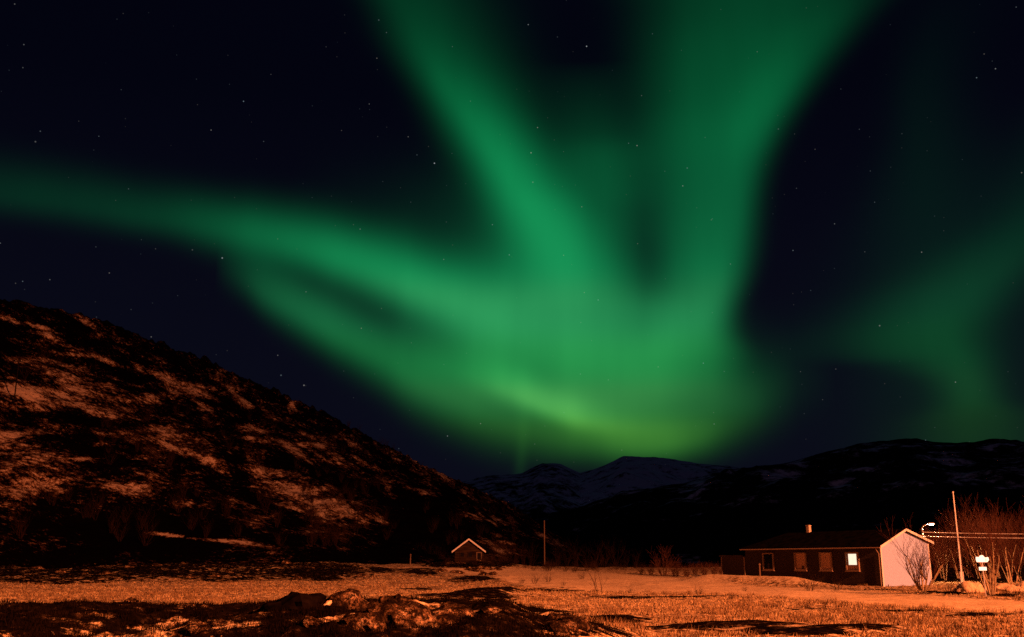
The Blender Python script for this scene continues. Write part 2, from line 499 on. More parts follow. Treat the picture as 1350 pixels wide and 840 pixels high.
# ------------------------------------------------------------------ hill on the left
SIL = [(-700,300),(-300,345),(-100,380),(0,393),(60,404),(100,413),(150,429),(200,451),(250,469),(300,488),(350,509),(400,531),(450,556),(500,584),(540,604),(570,618),
       (600,631),(640,650),(690,679),(740,709),(790,733),(812,741)]
_sa = np.array([azel(*p) for p in SIL])
HAZ = [AZ(p) for p in (-900, -100, 150, 400, 560, 640, 720, 800)]
def hill_fr(a):
    return (np.interp(a, HAZ, [120,128,140,150,166,176,200,330]), np.interp(a, HAZ, [240,270,310,370,430,470,520,600]))
def hill_z(a, r):
    Fr, Cr = hill_fr(a)
    el = np.interp(a, _sa[:, 0], _sa[:, 1])
    zc = EYE + Cr * np.tan(np.radians(el))
    x, y = r * np.sin(np.radians(a)), r * np.cos(np.radians(a))
    z0 = ground_fields(Fr * np.sin(np.radians(a)), Fr * np.cos(np.radians(a)))[0] - .4
    u = (r - Fr) / (Cr - Fr)
    s = np.where(u < 1, .88 * u + .12 * np.clip(u, 0, 1) ** 2, 1 - .35 * (u - 1) * (u > 1))
    z = z0 + (zc - z0) * s
    amp = np.clip(u, 0, .25) * 4 * np.clip((zc - 2) / 25, .1, 1)
    rough = (fbm(x * .035, y * .035, 5, 41) * 1.8 + fbm(x * .16, y * .16, 4, 47) * .8)
    rough = rough * (1 - .45 * sstep(.8, .95, u)) + (np.abs(fbm(x * .3, y * .3, 4, 49)) - .3) * 1.3 * sstep(.6, .9, u)
    return z + rough * amp
HCOL = np.concatenate([np.linspace(AZ(-900), AZ(-60), 30)[:-1], np.linspace(AZ(-60), AZ(812), 640)])
HU = np.concatenate([np.linspace(-.02, 1, 330), np.linspace(1.02, 1.6, 14)])
UU, AA = np.meshgrid(HU, HCOL, indexing='ij')
Fr, Cr = hill_fr(AA)
HR = Fr + UU * (Cr - Fr)
HX, HY = HR * np.sin(np.radians(AA)), HR * np.cos(np.radians(AA))
HZ = hill_z(AA, HR)
# snow lies in gullies and on ledges: column, row, half length, half width, tilt, amount
SNOW = [(8,420,18,4,25,.9),(58,436,20,5,32,.9),(114,426,24,4,36,.9),(25,475,22,5,10,.7),(62,487,34,8,20,.6),(105,503,56,17,26,.62),(160,533,76,20,28,.58),
 (30,517,52,13,13,1.15),(95,533,50,7,16,1.0),(205,562,76,18,28,.56),(90,467,34,2.5,5,.7),(140,475,14,3,20,.9),(184,487,13,5,42,.9),(212,496,24,7,22,.95),(250,512,22,7,20,.95),(180,509,12,3,10,.8),
 (203,523,13,6,10,.8),(228,515,22,3,20,.7),(262,531,18,3,35,.8),(290,490,6,4,0,.7),(304,513,18,4,36,.8),(322,531,14,5,30,.8),(355,545,20,3,35,.7),(386,535,6,9,10,1.0),(392,528,16,3,40,.8),
 (330,572,16,12,30,.7),(350,580,14,6,10,.7),(382,590,20,4,30,.8),(420,600,22,3,30,.6),(445,610,14,3,30,.6),(345,624,24,9,18,.9),(390,650,58,19,30,.8),(452,674,55,11,26,.7),(497,685,24,5,20,.6),
 (222,588,24,5,25,.8),(268,603,36,7,24,.75),(320,618,30,3,24,.6),(20,590,54,32,5,.62),(15,640,44,30,0,.58),(110,605,14,3,0,.7),(132,585,12,3,0,.7),(170,645,56,12,10,.6),(200,628,40,5,12,.4),
 (236,680,24,4,10,.55),(216,705,30,3.5,5,.8),(300,714,66,3,5,.75),(322,672,36,11,28,.55),(330,692,34,9,20,.45),(250,662,34,9,15,.4),(60,690,40,3,5,.3),
 (545,606,34,5,35,.7),(575,622,46,7,33,.65),(560,650,14,5,10,.6),(622,681,30,6,16,.6),(662,686,24,4,12,.5),(726,712,26,5,30,.55),(512,645,7,10,0,.6),(480,610,30,6,33,.45),(600,640,40,6,30,.5),
 (440,690,60,14,15,.32),(420,585,30,8,35,.45),(470,588,26,5,34,.55),(515,597,20,4,33,.5)]
PX, PY = project(HX, HY, HZ)
HS = np.full(PX.shape, -.05)
HS = HS + .16 * np.clip(fbm(PX / 60, PY / 30, 3, 77), -1, 1)
for cx, cy, l_, w_, an, am in SNOW:
    c_, s_ = math.cos(R(an)), math.sin(R(an))
    p_ = (PX - cx) * c_ + (PY - cy) * s_; q_ = -(PX - cx) * s_ + (PY - cy) * c_
    HS = np.maximum(HS, am * .78 * np.exp(-((p_ / l_) ** 2 + (q_ / w_) ** 2) * .7) - .05)
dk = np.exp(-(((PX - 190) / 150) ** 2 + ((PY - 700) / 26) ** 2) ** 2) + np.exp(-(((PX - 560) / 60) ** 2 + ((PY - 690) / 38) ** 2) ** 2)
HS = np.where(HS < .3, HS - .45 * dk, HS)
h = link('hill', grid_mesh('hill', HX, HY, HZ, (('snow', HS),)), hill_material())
tag(h, 'dark heather hillside with streaks of snow lit orange', 'hill', kind='structure')
def hill_point(px, py):
    """the point of the hillside seen at a pixel"""
    a, e = azel(px, py)
    Fr, Cr = hill_fr(np.array(a))
    r = np.linspace(float(Fr), float(Cr), 400)
    z = hill_z(np.full(r.shape, a), r)
    el = np.degrees(np.arctan2(z - EYE, r))
    k = int(np.argmax(el >= e)) if (el >= e).any() else len(r) - 1
    return Vector((r[k] * math.sin(R(a)), r[k] * math.cos(R(a)), z[k]))

# ------------------------------------------------------------------ mountains at the end of the valley
def mountain(name, sil, dist, depth, snow_fn, seed, label, foot=730, amp=1.0):
    sa = np.array([azel(*p) for p in sil])
    a = np.linspace(sa[0, 0], sa[-1, 0], 420)
    u = np.concatenate([np.linspace(0, 1, 130), np.linspace(1.03, 1.5, 8)])
    U_, A2 = np.meshgrid(u, a, indexing='ij')
    el = np.interp(A2, sa[:, 0], sa[:, 1])
    r = dist - depth + depth * U_
    zc = EYE + dist * np.tan(np.radians(el))
    x, y = r * np.sin(np.radians(A2)), r * np.cos(np.radians(A2))
    s = np.where(U_ <= 1, U_ ** .85, 1 - .6 * (U_ - 1))
    z = zc * s + (fbm(x / (dist * .05), y / (dist * .05), 6, seed) * dist * .006 * amp) * np.clip(U_ * 3, 0, 1) * np.where(U_ > .85, .4, 1) - 4
    px, py = project(x, y, z)
    m_ = link(name, grid_mesh(name, x, y, z, (('snow', snow_fn(px, py)),)), M_MOUNT)
    return tag(m_, label, 'mountain', kind='structure')
M_MOUNT = mountain_material()
mountain('mountain', [(420,690),(540,650),(620,634),(650,626),(690,622),(715,612),(740,615),(765,626),(800,612),(822,604),(860,605),(900,610),(960,616),(1020,625),(1200,650)], 6500, 2600,
         lambda px, py: .62 - .55 * sstep(655, 700, py) + .25 * np.exp(-((px - 850) / 90) ** 2), 91, 'pale snow covered mountain under the aurora at the valley end')
mountain('mountain', [(620,745),(700,690),(760,668),(800,655),(850,642),(900,634),(950,622),(1000,612),(1060,604),(1100,593),(1130,585),(1160,579),(1210,576),(1230,580),(1262,581),(1300,579),(1350,580),(1500,590),(1900,560),(2600,600)], 3000, 1700,
         lambda px, py: .50 - .40 * sstep(620, 700, py) + .14 * fbm(px / 40, py / 14, 3, 103) - .12 * sstep(900, 1100, px), 95, 'black ridge with thin snow streaks rising behind the long house')
# ------------------------------------------------------------------ materials of the things
M_CLAD = plain('dark_cladding', (.045,.033,.028), (.085,.062,.050), 3, .75, .4, .02, (1, 1, 9))
M_GABLE = plain('pale_gable_paint', (.40,.54,.90), (.43,.58,.94), 5, .7, .15, .01, (9, 1, 1))
M_WHITE = plain('white_paint', (.78,.78,.78), (.84,.84,.82), 9, .6, .1, .005)
M_TRIM = plain('brown_trim', (.27,.185,.125), (.36,.25,.17), 9, .7, .1, .005)
M_ROOF = plain('dark_roof', (.002,.0018,.0016), (.008,.006,.005), 1.6, .9, .6, .06)
M_ROOF.node_tree.nodes['Principled BSDF'].inputs['Specular IOR Level'].default_value = 0
M_BRICK = plain('chimney_render', (.55,.42,.30), (.68,.52,.38), 8, .8, .3, .01)
M_STONE = plain('foundation', (.05,.04,.035), (.10,.08,.07), 5, .9, .4, .02)
M_LOG = plain('log_wood', (.003,.002,.0015), (.06,.034,.018), 1.3, .85, .5, .03, (.35, .35, 3))
M_WOOD = plain('weathered_wood', (.13,.085,.055), (.24,.16,.10), 7, .85, .3, .01, (4, 4, .4))
M_METAL = plain('galvanised_metal', (.42,.42,.42), (.52,.52,.52), 12, .5, .05, .002)
M_BARK = plain('birch_bark', (.16,.11,.06), (.62,.50,.30), 4, .8, .3, .01, (6, 6, 1.2))
M_TWIG = plain('twigs', (.045,.018,.012), (.10,.045,.028), 5, .85, 0)
M_TWIGD = plain('dark_twigs', (.018,.010,.007), (.045,.024,.015), 5, .85, 0)
M_ROPE = plain('cord', (.5,.48,.42), (.6,.56,.5), 8, .8, 0)
M_SNOW = plain('snow_heap', (.60,.42,.24), (.86,.68,.42), 5, .85, .5, .05)
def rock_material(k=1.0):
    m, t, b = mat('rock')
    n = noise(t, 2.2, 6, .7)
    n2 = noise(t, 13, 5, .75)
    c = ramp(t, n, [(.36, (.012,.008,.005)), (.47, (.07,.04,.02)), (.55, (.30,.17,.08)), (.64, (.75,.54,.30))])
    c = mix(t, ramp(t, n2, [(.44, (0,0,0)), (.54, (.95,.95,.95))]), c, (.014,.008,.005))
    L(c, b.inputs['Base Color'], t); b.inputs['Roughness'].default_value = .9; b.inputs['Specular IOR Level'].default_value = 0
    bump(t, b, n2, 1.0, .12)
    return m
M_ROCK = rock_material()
def glass_material(name, c, e=None, strength=0):
    m, t, b = mat(name)
    b.inputs['Base Color'].default_value = (*c, 1); b.inputs['Roughness'].default_value = .12
    if e:
        n = noise(t, 5, 2)
        L(ramp(t, n, [(.3, tuple(v * .9 for v in e)), (.7, e)]), b.inputs['Emission Color'], t)
        b.inputs['Emission Strength'].default_value = strength
    return m
M_GLASS = glass_material('dark_glass', (.008,.007,.007))
M_LITGLASS = glass_material('lit_glass', (.3,.3,.3), (1,.86,.63), 1.15)
M_CURT = plain('drawn_curtain', (.45,.28,.18), (.65,.42,.28), 6, .9, .2, .02, (8, 8, 1))
M_LAMPON = glass_material('lamp_glow', (.8,.8,.8), (1,.70,.44), 30.0)
M_SIGN = glass_material('sign_added_glow', (.8,.8,.8), (1,.90,.72), 1.0)  # glow added to the boards in place of lamp light they would reflect

# ------------------------------------------------------------------ the long house
house = tag(empty('house', H0, math.atan2(HB.y, HB.x)),
            'long single storey dark clad house with pale gable and one lit window', 'house')
HW, HL = 6.36, 15.9
ZE, ZR, ZE2 = 3.36, 4.70, 3.72
m = MB(); m.poly([(0,.06,-.2),(HW,.06,-.2),(HW,HL,-.2),(0,HL,-.2),(0,.06,ZE),(HW,.06,ZE2),(HW,HL,ZE2),(0,HL,ZE),(HW/2,.06,ZR),(HW/2,HL-2.9,ZR)],
                 [(0,3,2,1),(0,4,7,3),(1,2,6,5),(2,3,7,6),(0,1,5,8,4),(4,8,9,7),(5,6,9,8),(6,7,9)])
for k in range(27):                                                       # lapped boards on the long wall
    z = .30 + k * .112
    m.poly([(-.004,.1,z),(-.026,.1,z),(-.006,.1,z+.108),(-.004,HL,z),(-.026,HL,z),(-.006,HL,z+.108)], [(0,1,2),(3,5,4),(0,3,4,1),(1,4,5,2),(0,2,5,3)])
m.build('wall', M_CLAD, house)
m = MB()
m.prism([(0,.05),(HW,.05),(HW,ZE2-.02),(HW/2,ZR-.03),(0,ZE-.02)], 'y', 0, .058)
for k in range(40):                                                       # upright battens, a centimetre proud
    x = .12 + k * (HW - .24) / 39
    zt = (ZE + (ZR - ZE) * x / (HW/2) if x < HW/2 else ZR + (ZE2 - ZR) * (x - HW/2) / (HW/2)) - .05
    m.box(x - .014, x + .014, -.010, 0, .06, zt)
m.build('gable_wall', M_GABLE, house)
m = MB(); m.box(-.03,HW+.03,-.02,HL+.03,-.3,.05); m.build('foundation', M_STONE, house)
# roof with a hipped far end
ov, t_ = .34, .16
zl, zr2 = ZE - ov * (ZR - ZE) / (HW/2), ZE2 - ov * (ZR - ZE2) / (HW/2)
top = [(-ov,-.30,zl),(HW+ov,-.30,zr2),(HW+ov,HL+ov,zr2),(-ov,HL+ov,zl),(HW/2,-.30,ZR),(HW/2,HL-2.7,ZR)]
pts = [(x,y,z+t_) for x,y,z in top] + [(x,y,z+.012) for x,y,z in top]
m = MB(); m.poly(pts, [(0,4,5,3),(1,2,5,4),(2,3,5),(6,9,11,10),(7,10,11,8),(8,11,9),(0,3,9,6),(3,2,8,9),(2,1,7,8),(0,6,10,4),(1,4,10,7)])
roof = m.build('roof', M_ROOF, house)
m = MB(); m.box(3.03,3.33,10.4,10.72,4.5,5.42); m.box(3.00,3.36,10.37,10.75,5.42,5.49); m.build('chimney', M_BRICK, roof)
for s in (0, 1):
    x0, z0 = ((-ov, zl), (HW+ov, zr2))[s]
    pr = [(x0, z0 - .02), (HW/2, ZR - .02), (HW/2, ZR + t_ + .02), (x0, z0 + t_ + .02)]
    m = MB(); m.prism(pr if s == 0 else pr[::-1], 'y', -.345, -.303); m.build('verge_board', M_WHITE, house)
    cx_ = (0, HW)[s]
    m = MB(); m.box(cx_ - .07 + .05 * (1 - 2 * s), cx_ + .07 + .05 * (1 - 2 * s), -.035, -.012, .06, (ZE, ZE2)[s] - .1); m.build('corner_board', M_WHITE, house)
m = MB(); m.tube([(-ov - .05, -.30, zl + .03), (-ov - .05, HL + .3, zl + .03)], .055, 6); m.build('gutter', M_TRIM, house)
m = MB(); m.tube([(-ov - .05, .12, zl), (-ov - .05, .12, zl - .12), (-.09, .12, zl - .45), (-.09, .12, .15)], .04, 6); m.build('downpipe', M_TRIM, house)
m = MB(); m.box(.0 - .05, 3.0, HL + .01, HL + 3.4, -.2, 2.62); m.box(-.18, 3.1, HL + .36, HL + 3.5, 2.62, 2.74); m.build('annexe', M_CLAD, house)
for q in (.05, 3.22):
    m = MB(); m.box(-.10, -.052, HL + q, HL + q + .12, .0, 2.55); m.build('corner_board', M_TRIM, house)
for k, yc in enumerate((12.8, 8.81, 5.85, 2.93)):
    kind = ('dark', 'curtain', 'frame', 'lit')[k]
    w, h0, h1 = 1.42, 1.34, 2.92
    y0, y1 = yc - w/2, yc + w/2
    m = MB()
    if kind == 'lit':
        m.box(-.050, -.040, y0+.30, y1-.26, h0+.50, h1-.16)
    else:
        m.box(-.050, -.040, y0+.12, y1-.12, h0+.10, h1-.10)
    win = m.build('window', {'dark': M_GLASS, 'curtain': M_CURT, 'frame': M_CURT, 'lit': M_LITGLASS}[kind], house)
    if kind == 'lit': tag(win, 'brightly lit window pane')
    m = MB()
    for (a0, a1, b0, b1) in ((y0, y0+.12, h0, h1), (y1-.12, y1, h0, h1), (y0+.12, y1-.12, h0, h0+.10), (y0+.12, y1-.12, h1-.10, h1)):
        m.box(-.17, -.03, a0, a1, b0, b1)
    m.build('frame', M_TRIM, win)
    m = MB(); m.box(-.24, -.03, y0-.04, y1+.04, h0-.07, h0-.003); m.build('sill', M_TRIM, win)
    if kind == 'lit':
        m = MB(); m.box(-.048, -.036, y0+.121, y0+.298, h0+.101, h1-.101); m.box(-.048, -.036, y1-.258, y1-.121, h0+.101, h1-.101)
        m.box(-.048, -.036, y0+.30, y1-.26, h0+.101, h0+.498); m.box(-.048, -.036, y0+.30, y1-.26, h1-.158, h1-.101); m.build('curtain', M_CURT, win)
    elif kind == 'frame':
        m = MB()
        for (a0, a1, b0, b1) in ((y0+.123, y0+.19, h0+.103, h1-.103), (y1-.19, y1-.123, h0+.103, h1-.103), (y0+.19, y1-.19, h1-.17, h1-.103)):
            m.box(-.10, -.052, a0, a1, b0, b1)
        m.build('casement', M_BRICK, win)
    elif kind == 'curtain':
        m = MB(); m.box(-.075, -.052, y0+.35, y0+.62, h0+.11, h0+.42); m.build('flower_pot', M_STONE, win)

# ------------------------------------------------------------------ street lamp and its wires
LX, LD = (1220 - CX) / 1351 * 97, 97.0
lp = tag(empty('street_lamp', (LX, LD, ground_z(LX, LD) - .05)), 'lit street lamp on a tall pole with curved arm behind the pale gable', 'street lamp')
zt = EYE + 45.5 * LD / 1351 - lp.location.z
m = MB(); m.tube([(0,0,0),(0,0,zt*.5),(0,0,zt)], [.12,.11,.09], 8); m.build('pole', M_METAL, lp)
m = MB(); m.tube([(0,0,zt-.1),(.10,0,zt+.12),(.35,-.02,zt+.26),(.70,-.04,zt+.36)], .045, 6); m.build('arm', M_METAL, lp)
m = MB(); m.poly([(.62,-.16,zt+.33),(1.20,-.13,zt+.37),(1.20,.05,zt+.37),(.62,.08,zt+.33),(.68,-.11,zt+.46),(1.12,-.09,zt+.46),(1.12,.01,zt+.46),(.68,.03,zt+.46)],
                 [(0,3,2,1),(4,5,6,7),(0,1,5,4),(1,2,6,5),(2,3,7,6),(3,0,4,7)]); m.build('lamp_head', M_METAL, lp)
m = MB(); m.poly([(.70,-.13,zt+.333),(1.14,-.11,zt+.362),(1.14,.03,zt+.362),(.70,.05,zt+.333),(.74,-.10,zt+.25),(1.08,-.08,zt+.27),(1.08,.0,zt+.27),(.74,.02,zt+.25)],
                 [(0,1,2,3),(4,7,6,5),(0,4,5,1),(1,5,6,2),(2,6,7,3),(3,7,4,0)]); m.build('diffuser', M_LAMPON, lp)
for z in (-.42, -.80):
    m = MB(); m.tube([(-.02,-.14,zt+z),(.0,-.20,zt+z),(.0,-.20,zt+z+.12)], .035, 6); m.build('insulator', M_WHITE, lp)
lamp('street_lamp_bulb', (LX + .92, LD - .04, lp.location.z + zt + .12), 1900, .12, (1.0, .40, .17))
for nm, z, lab in (('power_line', -.42, 'upper overhead wire running right from the street lamp pole'), ('power_line', -.80, 'lower overhead wire running right from the street lamp pole')):
    p0 = Vector((LX, LD - .2, lp.location.z + zt + z)); p1 = p0 + Vector((26, -3.5, .12))
    pts = [p0.lerp(p1, i / 24) - Vector((0, 0, 1.0 * (i / 24) * (1 - i / 24) * 1.1)) for i in range(25)]
    m = MB(); m.tube([tuple(q - p0) for q in pts], .034, 6)
    w = m.build(nm, M_METAL); w.location = p0; tag(w, lab, 'wire', 'overhead wires')

# ------------------------------------------------------------------ flagpole
fx, fd = (1266 - CX) / 1351 * 88, 88.0
fp = tag(empty('flagpole', (fx, fd, ground_z(fx, fd) - .02)), 'tall slender white flagpole without a flag, right of the pale gable', 'flagpole')
ft = 7.9 - fp.location.z
m = MB(); m.tube([(0,0,.3),(0,0,ft*.5),(0,0,ft)], [.075,.06,.04], 8); m.build('pole', M_WHITE, fp)
m = MB(); m.tube([(0,0,ft),(0,0,ft+.05),(0,0,ft+.12),(0,0,ft+.17)], [.03,.08,.08,.02], 8); m.build('finial', M_WHITE, fp)
m = MB(); m.box(-.26,.26,-.26,.26,-.25,.18); m.box(-.13,-.09,-.10,.10,.18,1.15); m.box(.09,.13,-.10,.10,.18,1.15); m.build('base', M_WHITE, fp)
m = MB(); m.tube([(.10,-.02,1.0),(.085,-.02,ft*.5),(.05,0,ft)], .010, 4); m.build('halyard', M_ROPE, fp)

# ------------------------------------------------------------------ bright sign boards between the birches
sx, sd = (1295.5 - CX) / 1351 * 60.5, 60.5
sg = tag(empty('sign', (sx, sd, ground_z(sx, sd) - .03)), 'bright white sign boards on a post among the bare birches', 'sign')
b0 = -sg.location.z
m = MB(); m.tube([(0,.06,0),(0,.06,b0+2.45)], .035, 6); m.build('post', M_METAL, sg)
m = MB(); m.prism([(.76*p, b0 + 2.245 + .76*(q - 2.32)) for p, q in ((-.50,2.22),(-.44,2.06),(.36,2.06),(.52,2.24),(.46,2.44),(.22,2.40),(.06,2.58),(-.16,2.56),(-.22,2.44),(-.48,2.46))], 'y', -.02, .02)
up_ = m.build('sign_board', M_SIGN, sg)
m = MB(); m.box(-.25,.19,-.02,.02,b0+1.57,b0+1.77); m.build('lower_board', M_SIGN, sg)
fc = bpy.data.curves.new('number', 'FONT'); fc.body = '3'; fc.size = .20; fc.extrude = .004
fo = bpy.data.objects.new('number', fc); COL.objects.link(fo)
bpy.context.view_layer.update()
nm_ = bpy.data.meshes.new_from_object(fo.evaluated_get(bpy.context.evaluated_depsgraph_get()))
bpy.data.objects.remove(fo)
fo = link('number', nm_, M_STONE, up_); fo.location = (.14, -.026, b0 + 2.10); fo.rotation_euler = (R(90), 0, 0)

# ------------------------------------------------------------------ small log cabin on the knoll
cx_, cd = (618.5 - CX) / 1351 * 157, 157.0
cz = ground_z(cx_, cd) - .45
cb = tag(empty('cabin', (cx_, cd, cz - .1), R(-7)), 'small dark log cabin on a rocky knoll below the hillside', 'cabin')
e_, p_ = 3.85 - cz, 5.55 - cz
m = MB()
nl = max(6, int((e_ + .2) / .2))
for k in range(nl):
    z = -.2 + k * (e_ + .2) / nl
    hh = (e_ + .2) / nl
    m.prism([(-2.2, z + .01), (-2.26, z + hh * .5), (-2.2, z + hh - .01), (2.2, z + hh - .01), (2.26, z + hh * .5), (2.2, z + .01)], 'y', .02 * (k % 2), 5.4)
m.prism([(-2.2,e_),(2.2,e_),(0,p_-.05)], 'y', .02, 5.4)
m.build('wall', M_LOG, cb)
m = MB()
for s in (-1, 1):
    pr = [(s*2.62,e_-.22),(0,p_),(0,p_+.18),(s*2.62,e_-.04)]
    m.prism(pr if s < 0 else pr[::-1], 'y', -.40, 5.7)
m.build('roof', M_ROOF, cb)
for s in (-1, 1):
    pr = [(s*2.64,e_-.25),(0,p_-.04),(0,p_+.22),(s*2.64,e_+.0)]
    m = MB(); m.prism(pr if s < 0 else pr[::-1], 'y', -.45, -.403); m.build('verge_board', M_WHITE, cb)
for x in (-1.1, .15):
    m = MB(); m.box(x-.28,x+.28,-.05,-.03,e_-.85,e_-.2); wn = m.build('window', M_GLASS, cb)
    m = MB()
    for q in ((x-.36,x-.28,e_-.93,e_-.12),(x+.28,x+.36,e_-.93,e_-.12),(x-.28,x+.28,e_-.93,e_-.85),(x-.28,x+.28,e_-.2,e_-.12)): m.box(q[0],q[1],-.09,-.02,q[2],q[3])
    m.build('frame', M_LOG, wn)
m = MB(); m.box(1.25,1.85,-.05,-.03,.05,e_-.25); dr_ = m.build('door', M_GLASS, cb)
m = MB(); m.box(1.13,1.25,-.09,-.02,.0,e_-.15); m.box(1.85,1.97,-.09,-.02,.0,e_-.15); m.box(1.25,1.85,-.09,-.02,e_-.25,e_-.15); m.build('frame', M_WOOD, dr_)

# ------------------------------------------------------------------ poles and stakes
M_DARKWOOD = plain('tarred_wood', (.006,.004,.003), (.014,.009,.006), 7, .85, 0)
def utility_pole(px, D, base, ztop, label, arm=True, M_WOOD=M_WOOD):
    x = (px - CX) / 1351 * D
    o = tag(empty('utility_pole', (x, D, base)), label, 'utility pole')
    h = ztop - base
    m = MB(); m.tube([(0,0,-.3),(0,0,h*.5),(0,0,h)], [.13,.11,.09], 7); m.build('pole', M_WOOD, o)
    if arm:
        m = MB(); m.box(-.65,.65,-.17,-.112,h-.55,h-.42); m.build('crossarm', M_WOOD, o)
        for q in (-.5, .5):
            m = MB(); m.tube([(q,-.14,h-.42),(q,-.14,h-.28),(q,-.14,h-.22)], [.035,.045,.02], 6); m.build('insulator', M_METAL, o)
    return o
utility_pole(718, 205, ground_z((718-CX)/1351*205, 205), EYE + 55 * 205 / 1351, 'lone wooden utility pole at the foot of the hill right of the cabin', False)
hp = hill_point(18, 534)
o = utility_pole(18, hp.y, hp.z, hp.z + 8.6, 'dark utility pole standing on the snowy hillside at far left', True, M_DARKWOOD); o.location.x = hp.x
hp = hill_point(471, 706)
o = utility_pole(471, hp.y, hp.z, hp.z + 3.6, 'short dark pole at the foot of the hillside left of the cabin', False, M_DARKWOOD); o.location.x = hp.x
def stake(px, D, h, label, r=.035):
    x = (px - CX) / 1351 * D
    z = ground_z(x, D)
    m = MB(); m.tube([(0,0,-.2),(.01,0,h*.6),(.02,0,h)], [r, r, r*.8], 6); m.tube([(.018,0,h-.16),(.019,0,h-.08)], r*1.5, 6)
    o = m.build('stake', M_WOOD); o.location = (x, D, z)
    return tag(o, label, 'stake')
stake(332, 57, 1.1, 'left of two thin stakes standing in the open field', .022)
stake(346, 57, 1.15, 'right of two thin stakes standing in the open field', .022)
stake(541, 150, 1.7, 'wooden post standing left of the log cabin', .08)
_sp = H0 + HA * 14.0 - HB * 1.5
st = stake(1001, _sp.y, 1.55, 'short wooden post in front of the dark house wall', .07)

# ------------------------------------------------------------------ bare trees and shrubs
def limb(mb, p, d, ln, r, depth, rng, up=.25, kids=3, spread=.75, sides=4):
    n = 4 if depth > 1 else 3
    pts, rad = [p], [r]
    for i in range(n):
        d = (d + Vector((rng.uniform(-1,1), rng.uniform(-1,1), rng.uniform(-.6,.8))) * .17 + Vector((0,0,up*.2))).normalized()
        p = p + d * (ln / n)
        pts.append(p); rad.append(max(r * (1 - .62 * (i + 1) / n), .004))
    mb[depth].tube([tuple(q) for q in pts], rad, sides if depth > 1 else 3, cap=False)
    if depth == 0: return
    for k in range(kids):
        i = rng.randint(1, n)
        ax = Vector((rng.uniform(-1,1), rng.uniform(-1,1), rng.uniform(-.15,.5))).normalized()
        limb(mb, pts[i], (d + ax * spread).normalized(), ln * rng.uniform(.45,.72), max(rad[i] * .62, .006), depth - 1, rng, up, kids, spread, sides)
def make_tree(name, label, cat, group, seed, stems, h, lean, r0, kids=(4,4,4), depth=3, bark=None, twig=None):
    rng = random.Random(seed)
    lv = [MB() for _ in range(depth + 1)]
    for s in range(stems):
        a = 2 * math.pi * (s + rng.uniform(-.3,.3)) / stems
        d = Vector((math.cos(a) * lean * rng.uniform(.35,1.2), math.sin(a) * lean * rng.uniform(.35,1.2), 1)).normalized()
        limb(lv, Vector((math.cos(a) * .12 * (stems > 1), math.sin(a) * .12 * (stems > 1), -.15)), d, h * rng.uniform(.48,.66), r0 * rng.uniform(.7,1.1), depth, rng, kids=kids[0])
    root = tag(empty(name, (0,0,0)), label, cat, group)
    lv[depth].build('trunk', bark or M_BARK, root)
    c = MB()
    for q in lv[:depth][::-1]: c.poly(q.v, q.f)
    c.build('crown', twig or M_TWIG, root)
    return root
def dup(root, loc, rz, sc, label=None, group=None):
    r = root.copy(); COL.objects.link(r); r.location = loc; r.rotation_euler = (0, 0, rz); r.scale = (sc,) * 3
    if label: r['label'] = label
    if group: r['group'] = group
    for ch in list(root.children):
        c = ch.copy(); COL.objects.link(c); c.parent = r
    return r
def place(o, px, D, rz=0, sc=1.0, dz=-.02):
    x = (px - CX) / 1351 * D
    o.location = (x, D, ground_z(x, D) + dz); o.rotation_euler = (0,0,rz); o.scale = (sc,)*3
    return o
place(make_tree('birch_tree', 'bare many stemmed birch standing right in front of the pale gable', 'tree', None, 11, 10, 4.4, .85, .08, (4,), 3), 1213, 77)
place(make_tree('birch_tree', 'bare many stemmed birch in front of the bright sign boards', 'tree', None, 12, 8, 5.2, .30, .075, (4,), 3), 1302, 64)
place(make_tree('birch_tree', 'bare birch with two pale leaning trunks right of the sign', 'tree', None, 13, 2, 6.4, .18, .085, (6,), 3), 1334, 86, .6)
T1 = make_tree('birch_tree', '', 'tree', 'bare birches lit by the street lamp', 14, 5, 6.2, .34, .06, (5,), 3)
T2 = make_tree('birch_tree', '', 'tree', 'bare birches lit by the street lamp', 15, 3, 6.4, .30, .07, (6,), 3)
rng = random.Random(5)
spots = [(1244,102.5,.72),(1262,106,.85),(1276,110,.95),(1290,106,1.15),(1303,98,.92),(1316,106,1.0),(1328,97,.92),(1342,101,.98),(1356,104,1.0),(1370,99,1.0),(1240,110,.8),(1310,116,1.1)]
for i, (px, D, s) in enumerate(spots):
    lab = 'bare reddish birch in the thicket behind the flagpole and sign'
    src = (T1, T2)[i % 2]
    if i < 2:
        place(src, px, D, 0, s); src['label'] = lab
    else:
        o = dup(src, (0,0,0), 0, s, lab); place(o, px, D, rng.uniform(0,6.28), s * rng.uniform(.92,1.06))
# low shrubs
def shrub_kind(seed, stems, h, lean, twig, r0=.022, kids=4):
    return make_tree('shrub', '', 'shrub', None, seed, stems, h, lean, r0, (kids,), 2, twig, twig)
M_SCRUB = plain('scrub_twigs', (.012,.006,.004), (.040,.020,.012), 5, .9, 0)
S1, S2, S3 = shrub_kind(21, 12, 2.2, .65, M_TWIG), shrub_kind(22, 9, 2.0, .9, M_TWIGD), shrub_kind(23, 16, 1.8, .5, M_TWIG, .026, 5)
used = set()
def shrub(src, px, D, sc, label, group=None, loc=None):
    if src.name in used: o = dup(src, (0,0,0), 0, sc)
    else: used.add(src.name); o = src
    o['label'] = label
    if group: o['group'] = group
    elif 'group' in o.keys(): del o['group']
    if loc is None: place(o, px, D, rng.uniform(0, 6.28), sc)
    else: o.location = loc; o.rotation_euler = (0,0,rng.uniform(0,6.28)); o.scale = (sc,)*3
    return o
shrub(S1, 875, 126, 1.75, 'tallest pale bare bush at the far edge of the field left of the house')
